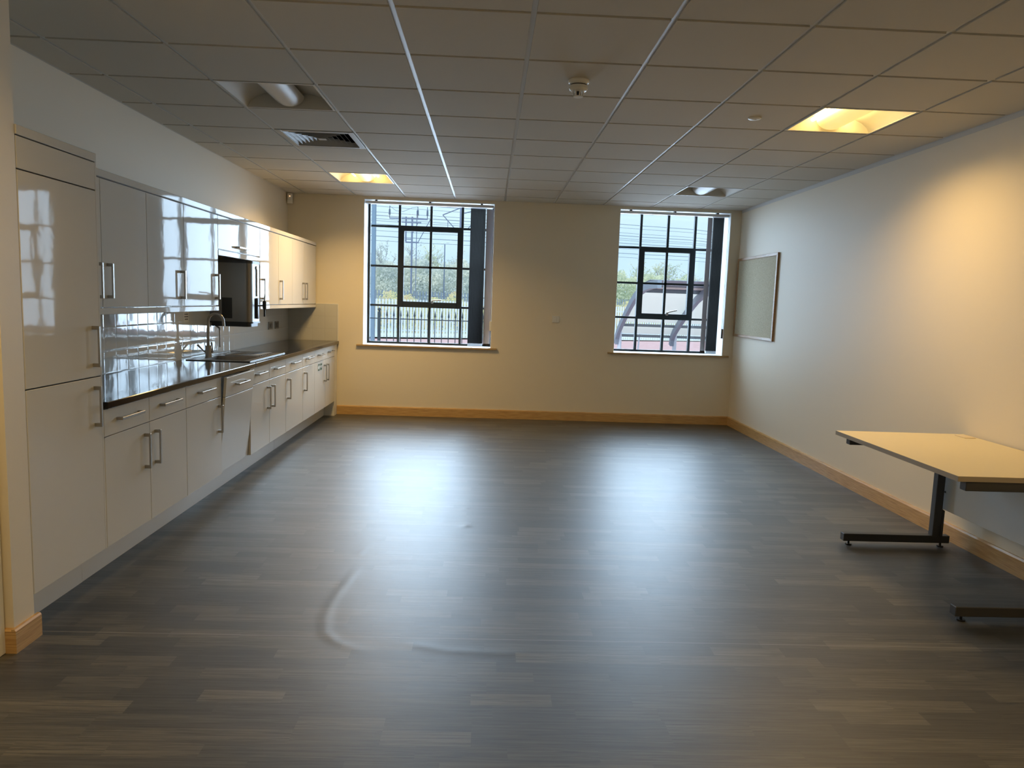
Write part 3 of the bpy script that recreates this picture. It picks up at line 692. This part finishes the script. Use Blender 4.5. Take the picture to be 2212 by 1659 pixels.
# ------------------------------------------------------------------ desk
t = thing('desk', 'pale maple desk on dark cantilever legs against the right wall', 'desk', (2.5, -5.15, 0))
dx0, dx1, dy0, dy1 = 2.090, 2.925, -5.765, -4.545
part('desk_top', B().box(dx0+.001, dx1, dy0+.001, dy1-.001, .6975, .7225, .0012), M['desk'], t)
part('edge_band', B().box(dx0-.001, dx0+.001, dy0, dy1, .697, .722).box(dx0, dx1, dy0-.001, dy0+.001, .697, .722).box(dx0, dx1, dy1-.001, dy1+.001, .697, .722), M['deske'], t)
for ya, yb in ((-4.645, -4.598), (-5.760, -5.713)):
    f = part('leg_frame', B().box(2.150, 2.84, ya, yb, .027, .076, .003).box(2.724, 2.775, ya, yb, .070, .66, .003).prism([(2.775, .25), (2.79, .24), (2.79, .07), (2.775, .07)], 1, ya, yb).box(2.135, 2.84, ya, yb, .650, .697, .003), M['deskm'], t)
    for xx in (2.195, 2.795):
        part('levelling_foot', B().cyl((xx, (ya+yb)/2, 0), (xx, (ya+yb)/2, .007), .02, n=16).cyl((xx, (ya+yb)/2, .007), (xx, (ya+yb)/2, .03), .007, n=10), M['blackp'], f, True)
part('modesty_panel', B().box(2.79, 2.806, -5.71, -4.60, .245, .695, .001), M['modesty'], t)
b = B()
for z in (.36, .6): b.cyl((2.789, -4.63, z), (2.787, -4.63, z), .007, n=10)
part('bolt', b, M['greyp'], t)
part('cable_port', B().box(2.83, 2.905, -4.70, -4.60, .7225, .726, .002), mat('beige_port', (.72, .62, .45), .5), t)

# ------------------------------------------------------------------ outside
G0 = -.39
def gline(x, base): return base+.43*x
part('forecourt', B().box(-14, 30, .5, 22, G0-.1, G0), M['tarmac'], None, kind='structure', loc=(0, 10, G0)).name = 'ground'
b = B(); b.prism([(-40, gline(-40, 26)), (60, gline(60, 26)), (60, gline(60, 70)), (-40, gline(-40, 70))], 2, G0-.12, G0-.02)
part('ground', b, M['verge'], None, kind='structure', loc=(0, 40, G0))
b = B(); b.prism([(-14, 21.9), (30, 21.9), (30, gline(30, 26.2)), (-14, gline(-14, 26.2))], 2, G0-.1, G0)
part('ground', b, M['tarmac'], None, kind='structure', loc=(8, 28, G0))
for q in ((4.6, 6.2, 12.9, 13.1, .1), (7.3, 9.2, 13.4, 13.6, -.12), (6.6, 7.5, 14.6, 14.75, .05)):
    m_ = Matrix.Translation(((q[0]+q[1])/2, (q[2]+q[3])/2, 0)) @ Matrix.Rotation(q[4], 4, 'Z') @ Matrix.Translation((-(q[0]+q[1])/2, -(q[2]+q[3])/2, 0))
    part('road_marking', B().box(q[0], q[1], q[2], q[3], G0, G0+.004, mtx=m_), M['paintline'], None, kind='structure', loc=((q[0]+q[1])/2, q[2], G0))
# palisade fences
def palisade(label, base, x0, x1, z0, z1, m, pitch, w, indiv, group):
    t = thing('palisade_fence', label, 'fence', ((x0+x1)/2, gline((x0+x1)/2, base), z0), group)
    ux, uy = 1/math.hypot(1, .43), .43/math.hypot(1, .43)
    rb = B()
    for z in (z0+.28, z1-.35):
        rb.prism([(x0, gline(x0, base)+.06), (x1, gline(x1, base)+.06), (x1, gline(x1, base)+.10), (x0, gline(x0, base)+.10)], 2, z, z+.05)
    part('rail', rb, m, t)
    n = int((x1-x0)/ux/pitch); rest = B(); nr = 0
    for i in range(n):
        s_ = i*pitch; cx, cy = x0+s_*ux, gline(x0, base)+s_*uy
        def shape(b):
            hw = w/2; A = []; C = []
            prof = [(-hw, z0), (hw, z0), (hw, z1-.14), (hw*1.25, z1-.05), (hw*.5, z1-.09), (0, z1), (-hw*.5, z1-.09), (-hw*1.25, z1-.05), (-hw, z1-.14)]
            for (u, z) in prof:
                A.append(b.bm.verts.new((cx+u*ux, cy+u*uy, z))); C.append(b.bm.verts.new((cx+u*ux, cy+u*uy+.012, z)))
            b.bm.faces.new(A); b.bm.faces.new(C[::-1])
            for k in range(len(A)): b.bm.faces.new((A[k], C[k], C[(k+1) % len(A)], A[(k+1) % len(A)]))
        if any(a <= cx <= c for a, c in indiv):
            bb = B(); shape(bb); part('pale', bb, m, t)
        else: shape(rest); nr += 1
    if nr: part('pales', rest, m, t, kind='stuff')
palisade('pale grey steel palisade fence beyond the red tarmac', 28.1, -7.5, 13, G0, 1.46, M['galv'], .155, .088, [(-6.2, -.6), (5.2, 11.5)], None)
palisade('dark spiked fence showing above the yellow shrubs', 38.5, -10, 17, G0, 1.98, M['galv_d'], .2, .09, [], None)
# railing close to the building
t = thing('railing', 'black railing with spear tops and ball topped post outside the wider window', 'railing', (-.9, 3.8, G0))
part('post', B().box(-2.105, -2.055, 3.775, 3.825, G0, 1.22, .004), M['railb'], t)
part('ball_finial', B().sph((-2.08, 3.8, 1.262), .03, 14).cyl((-2.08, 3.8, 1.215), (-2.08, 3.8, 1.24), .012, n=10), M['railb'], t, True)
part('rail', B().box(-2.5, .8, 3.79, 3.81, 1.095, 1.113).box(-2.5, .8, 3.79, 3.81, -.24, -.222), M['railb'], t)
for i in range(-1, 22):
    x = -1.945+.1205*i
    if x < -2.4 or x > .75: continue
    part('spear_bar', B().cyl((x, 3.8, G0), (x, 3.8, 1.145), .0075, n=8).cyl((x, 3.8, 1.145), (x, 3.8, 1.165), .009, .017, n=8).cyl((x, 3.8, 1.165), (x, 3.8, 1.265), .017, .002, n=8), M['railb'], t)
part('canopy_post', B().box(-2.42, -2.345, 4.96, 5.04, G0, 3.6, .004), M['post_o'], None, cat='post', label='blue grey square post at the left of the wider window view', loc=(-2.38, 5, G0))
# cycle shelter
t = thing('cycle_shelter', 'curved blue grey shelter with white sheeting outside the window by the pin board', 'shelter', (5.6, 8, G0))
arc = [(9.9, .50), (9.85, .70), (9.6, .90), (9.15, 1.13), (8.65, 1.36), (8.2, 1.55), (7.7, 1.74), (7.2, 1.87), (6.6, 1.96), (6.0, 2.0), (5.3, 2.0)]
def arc_at(z):
    for a, c in zip(arc, arc[1:]):
        if a[1] <= z <= c[1]: f = (z-a[1])/(c[1]-a[1]+1e-9); return a[0]+(c[0]-a[0])*f
    return arc[-1][0]
for x in (3.2, 4.65, 6.1, 7.55):
    b = B(); wv = .16
    up = [(y, z+.0) for y, z in arc]; dn = []
    for i, (y, z) in enumerate(arc):
        a = arc[max(0, i-1)]; c = arc[min(len(arc)-1, i+1)]; dy, dz = c[0]-a[0], c[1]-a[1]; L_ = math.hypot(dy, dz)
        dn.append((y + dz/L_*(-wv), z + (dy/L_)*wv))
    poly = up+dn[::-1]
    b.prism(poly, 0, x-.045, x+.045)
    part('arch', b, M['shelter'], t)
    part('leg', B().cyl((x+.08, 9.8, G0), (x+.08, 9.8, .80), .052, n=14), M['galv'], t, True)
part('brace', B().cyl((3.75, 9.9, G0), (3.83, 9.9, .9), .022, n=8), M['galv'], t)
def sheet(za, zb, m, name, off=.03, x0=3.2, x1=7.6, th=.02):
    n = 8; P = []
    for i in range(n+1): z = za+(zb-za)*i/n; P.append((arc_at(z)+off, z+off*.6))
    Q = [(y+th, z+th*.5) for y, z in P]
    part(name, B().prism(P+Q[::-1], 0, x0, x1), m, t)
sheet(1.05, 1.78, M['perspex'], 'sheeting'); sheet(.74, .93, M['perspex'], 'sheeting'); sheet(1.87, 1.90, M['perspex'], 'sheeting', .0, 3.6)
sheet(1.80, 1.995, M['shelter'], 'roof_sheet', .05)
for z in (.985, .70, 1.82): y = arc_at(z); part('purlin', B().box(3.2, 7.6, y-.02, y+.02, z-.035, z+.035), M['shelter_d'], t)
# vegetation
def leafmass(b, n, fn, s0, s1):
    bm = b.bm
    for _ in range(n):
        c = Vector(fn()); s_ = rnd.uniform(s0, s1)
        u = Vector((rnd.gauss(0, 1), rnd.gauss(0, .6), rnd.gauss(0, 1))).normalized(); v = u.cross(Vector((rnd.gauss(0, .4), -1, rnd.gauss(0, .4)))).normalized()
        p = [c-u*s_, c+v*s_*.5, c+u*s_, c-v*s_*.5]
        bm.faces.new([bm.verts.new(q) for q in p])
def hedge(label, base, x0, x1, z1, m, n, s, depth=1.2, cat='hedge'):
    b = B()
    def f():
        x = rnd.uniform(x0, x1); z = G0+(rnd.random()**.8)*(z1-G0+.25*math.sin(x*2.1)+.2*math.sin(x*5.3)); return (x, gline(x, base)+rnd.uniform(-depth, depth), z)
    leafmass(b, n, f, s*.6, s*1.3)
    part('hedge', b, m, None, cat=cat, label=label, loc=((x0+x1)/2, gline((x0+x1)/2, base), G0))
hedge('low yellow shrubs between the two fences outside the wider window', 33, -8.5, 0, 1.50, M['leaf_a'], 9000, .065)
hedge('low yellow shrubs left of the shelter between the fences', 33, 5, 13, 1.75, M['leaf_a'], 9000, .065)
hedge('tall grey green hedge behind the dark fence outside the wider window', 42.5, -12, -1, 3.9, M['leaf_b'], 24000, .095)
hedge('tall green hedge behind the shelter', 42.5, 7, 19, 3.7, M['leaf_g'], 24000, .095)
def tree(label, x, y, ztop, r, m):
    k_ = (y+6.5+9.05)/(y+9.05); x, y, ztop, r = x*k_, y+6.5, 1.47+(ztop-1.47)*k_, r*k_
    t = thing('tree', label, 'tree', (x, y, G0), 'bare topped trees behind the fences')
    b = B(); tips = []
    b.tube([(x, y, G0), (x+.1, y, 1.2), (x, y, 2.2)], [.07, .06, .05], 7)
    for k in range(26):
        a = rnd.uniform(0, 2*PI); q = rnd.uniform(.15, 1); z = 2.2+(ztop-2.2)*rnd.uniform(.45, 1)*(1-.35*q)
        e = Vector((x+r*q*math.cos(a), y+r*q*math.sin(a)*.6, z)); mid = Vector((x, y, 1.8)).lerp(e, .5)+Vector((rnd.gauss(0, .15), 0, rnd.gauss(0, .1)))
        b.tube([(x, y, rnd.uniform(1.2, 2.3)), mid, e], [.035, .022, .010], 5); tips.append((mid, e))
        for j in range(4):
            f = rnd.uniform(.3, 1); p = mid.lerp(e, f); d = Vector((rnd.gauss(0, .35), rnd.gauss(0, .2), rnd.uniform(.15, .7))); b.tube([p, p+d*.5, p+d], [.015, .010, .005], 4); tips.append((p, p+d))
    part('branches', b, M['twig'], t)
    b = B()
    def f():
        a, c = rnd.choice(tips); p = a.lerp(c, rnd.uniform(.3, 1.05)); return p+Vector((rnd.gauss(0, .07), rnd.gauss(0, .1), rnd.gauss(0, .07)))
    leafmass(b, 1300, f, .035, .085)
    part('foliage', b, m, t)
tree('leafy tree with the highest crown at the left of the wider window view', -7.2, 36.0, 5.5, 1.5, M['leaf_b'])
tree('smaller tree behind the railway mast in the wider window view', -5.3, 37.5, 4.9, .7, M['leaf_b'])
tree('tree just left of the twin headed street lamp', -3.75, 38.5, 5.0, .8, M['leaf_g'])
tree('tree just right of the twin headed street lamp', -2.2, 39.5, 4.9, .7, M['leaf_b'])
tree('low tree at the left edge of the pin board side window view', 8.4, 43, 4.4, 1.0, M['leaf_b'])
tree('tree in the left half of the opening sash above the shelter', 10.6, 43, 4.9, 1.0, M['leaf_g'])
tree('highest tree in the right half of the opening sash above the shelter', 12.65, 44.5, 5.3, 1.0, M['leaf_g'])
tree('low tree beside the bunched blind above the shelter', 14.6, 44.5, 4.3, 1.0, M['leaf_b'])
# overhead line
for i, z in enumerate((6.80, 6.58, 6.26, 6.08, 5.90, 5.79, 5.60, 5.45, 5.25, 4.95, 4.70)):
    b = B(); pts = []
    for k in range(13):
        x = -16+44*k/12; pts.append((x, gline(x, 35), z-.10*math.sin(PI*((x+16)/14.7 % 1))))
    b.tube(pts, .013 if i % 3 else .02, 5)
    part('overhead_wire', b, M['wire'], None, cat='wire', label='thin dark overhead railway wire crossing the sky outside', loc=(6, 37.5, z), group='overhead railway wires')
t = thing('railway_mast', 'thin grey railway mast with insulators on a cross beam', 'mast', (-4.55, 31.9, G0))
mx, my = -4.55, 31.9
part('pole', B().box(mx-.045, mx+.045, my-.045, my+.045, G0, 5.95), M['mast'], t)
part('slim_pole', B().box(mx+.23, mx+.27, my-.02, my+.02, G0, 6.3), M['mast'], t)
part('second_pole', B().box(mx-.38, mx-.30, my-.03, my+.03, 4.6, 5.95), M['mast'], t)
part('cross_beam', B().box(mx-1.25, mx+.85, my-.06, my-.02, 5.80, 5.87).box(mx-.8, mx+.5, my-.05, my-.01, 5.62, 5.68), M['mast'], t)
part('lower_arm', B().box(mx-.35, mx+.38, my-.04, my, 4.52, 4.60).box(mx-.35, mx, my-.04, my, 4.70, 4.75), M['mast'], t)
part('brace', B().cyl((mx+.35, my, 4.6), (mx+1.0, my, 5.85), .022, n=6).cyl((mx, my, 5.0), (mx+.3, my, 5.6), .02, n=6), M['mast'], t)
for q in (-1.25, .30, .83): part('insulator', B().cyl((mx+q, my, 5.87), (mx+q, my, 6.05), .02, n=8).cyl((mx+q, my, 6.03), (mx+q, my, 6.33), .055, .045, n=10).cyl((mx+q, my, 6.33), (mx+q, my, 6.5), .02, n=8), M['insul'], t)
part('jumper_cable', B().tube([(mx-1.25, my, 6.5), (mx-.9, my, 6.25), (mx-.5, my, 6.22), (mx, my, 6.45), (mx+.3, my, 6.5)], .014, 5), M['wire'], t)
t = thing('railway_mast', 'thick grey railway mast with angled registration arm beside the blind', 'mast', (-1.93, 33.5, G0))
mx, my = -1.93, 33.5
part('pole', B().box(mx-.07, mx+.07, my-.07, my+.07, G0, 7.6), M['mast'], t)
part('arm', B().cyl((mx, my, 6.75), (mx-1.05, my, 6.30), .03, n=6).cyl((mx-1.05, my, 6.30), (mx-.25, my, 5.45), .026, n=6).cyl((mx-.75, my, 6.0), (mx-.75, my, 5.6), .018, n=6), M['mast'], t)
part('arm', B().cyl((mx+.05, my, 6.4), (mx+.9, my, 6.65), .03, n=6).cyl((mx+.35, my, 5.5), (mx+.95, my, 6.2), .026, n=6), M['mast'], t)
t = thing('street_lamp', 'twin headed street lamp standing above the trees', 'street lamp', (-2.98, 36, G0))
part('pole', B().cyl((-2.98, 36, G0), (-2.98, 36, 4.85), .05, .03, n=8), M['mast'], t)
part('lamp_head', B().sph((-3.14, 36, 4.87), .12, 10, (1, .6, .35)), M['galv'], t, True)
part('lamp_head', B().sph((-2.80, 36, 4.94), .12, 10, (1, .6, .35)), M['galv'], t, True)

# ------------------------------------------------------------------ light
def area(name, loc, rot, sx, sy, e, col):
    ld = bpy.data.lights.new(name, 'AREA'); ld.shape = 'RECTANGLE'; ld.size = sx; ld.size_y = sy; ld.energy = e; ld.color = col
    o = bpy.data.objects.new(name, ld); COL.objects.link(o); o.location = loc; o.rotation_euler = rot; return o
E_WIN = 84.
# added lamps outside the glass, boosting the sky's daylight; tilted down into the room
TL = math.radians(24)
for nm, w_, k_ in (('added_daylight_1', W1, 1.16), ('added_daylight_2', W2, 1.)):
    o = area(nm, ((w_[0]+w_[1])/2, .74, 1.83), (-PI/2+TL, 0, 0), w_[1]-w_[0]+.15, 2.0, E_WIN*k_, (.60, .79, 1.)); o.data.spread = math.radians(122)

sd = bpy.data.lights.new('added_soft_sun', 'SUN'); sd.energy = 2.8; sd.angle = math.radians(35); sd.color = (.95, .98, 1.)  # soft sun added behind the building to brighten trees and fence
so_ = bpy.data.objects.new('added_soft_sun', sd); COL.objects.link(so_); so_.rotation_euler = (math.radians(48), 0, math.radians(-12)); so_.location = (0, 0, 12)
w = bpy.data.worlds.new('sky'); S.world = w; w.use_nodes = True; nt = w.node_tree
bg = nt.nodes['Background']; tc = nt.nodes.new('ShaderNodeTexCoord'); n = nt.nodes.new('ShaderNodeTexNoise'); r = nt.nodes.new('ShaderNodeValToRGB'); mp = nt.nodes.new('ShaderNodeMapping')
mp.inputs['Scale'].default_value = (3, 3, 9); n.inputs['Scale'].default_value = 1.3; n.inputs['Detail'].default_value = 4
cr = r.color_ramp; cr.elements[0].position = .35; cr.elements[0].color = (.56, .78, .96, 1); cr.elements[1].position = .68; cr.elements[1].color = (.70, .90, 1.0, 1)
L = nt.links.new; L(tc.outputs['Generated'], mp.inputs['Vector']); L(mp.outputs['Vector'], n.inputs['Vector']); L(n.outputs['Fac'], r.inputs['Fac']); L(r.outputs['Color'], bg.inputs['Color'])
bg.inputs['Strength'].default_value = 1.15

# ------------------------------------------------------------------ camera
cam = bpy.data.cameras.new('camera'); co = bpy.data.objects.new('camera', cam); COL.objects.link(co); S.camera = co
cam.sensor_width = 36; cam.lens = 1563.6266/2212*36; cam.clip_end = 500
pi_, ya_, ro_ = -0.11284682498, -0.03483314120, 0.03434241066
fw = Vector((-math.sin(ya_)*math.cos(pi_), math.cos(ya_)*math.cos(pi_), math.sin(pi_))); rt = Vector((math.cos(ya_), math.sin(ya_), 0)); up = rt.cross(fw)
R2 = rt*math.cos(ro_)+up*math.sin(ro_); U2 = -rt*math.sin(ro_)+up*math.cos(ro_)
m3 = Matrix((R2, U2, -fw)).transposed()
co.matrix_world = Matrix.Translation((-.1515, -9.0497, 1.4694)) @ m3.to_4x4()
S.view_settings.view_transform = 'Standard'; S.view_settings.look = 'None'; S.view_settings.exposure = 0.; S.view_settings.gamma = 1
S.view_settings.use_curve_mapping = False
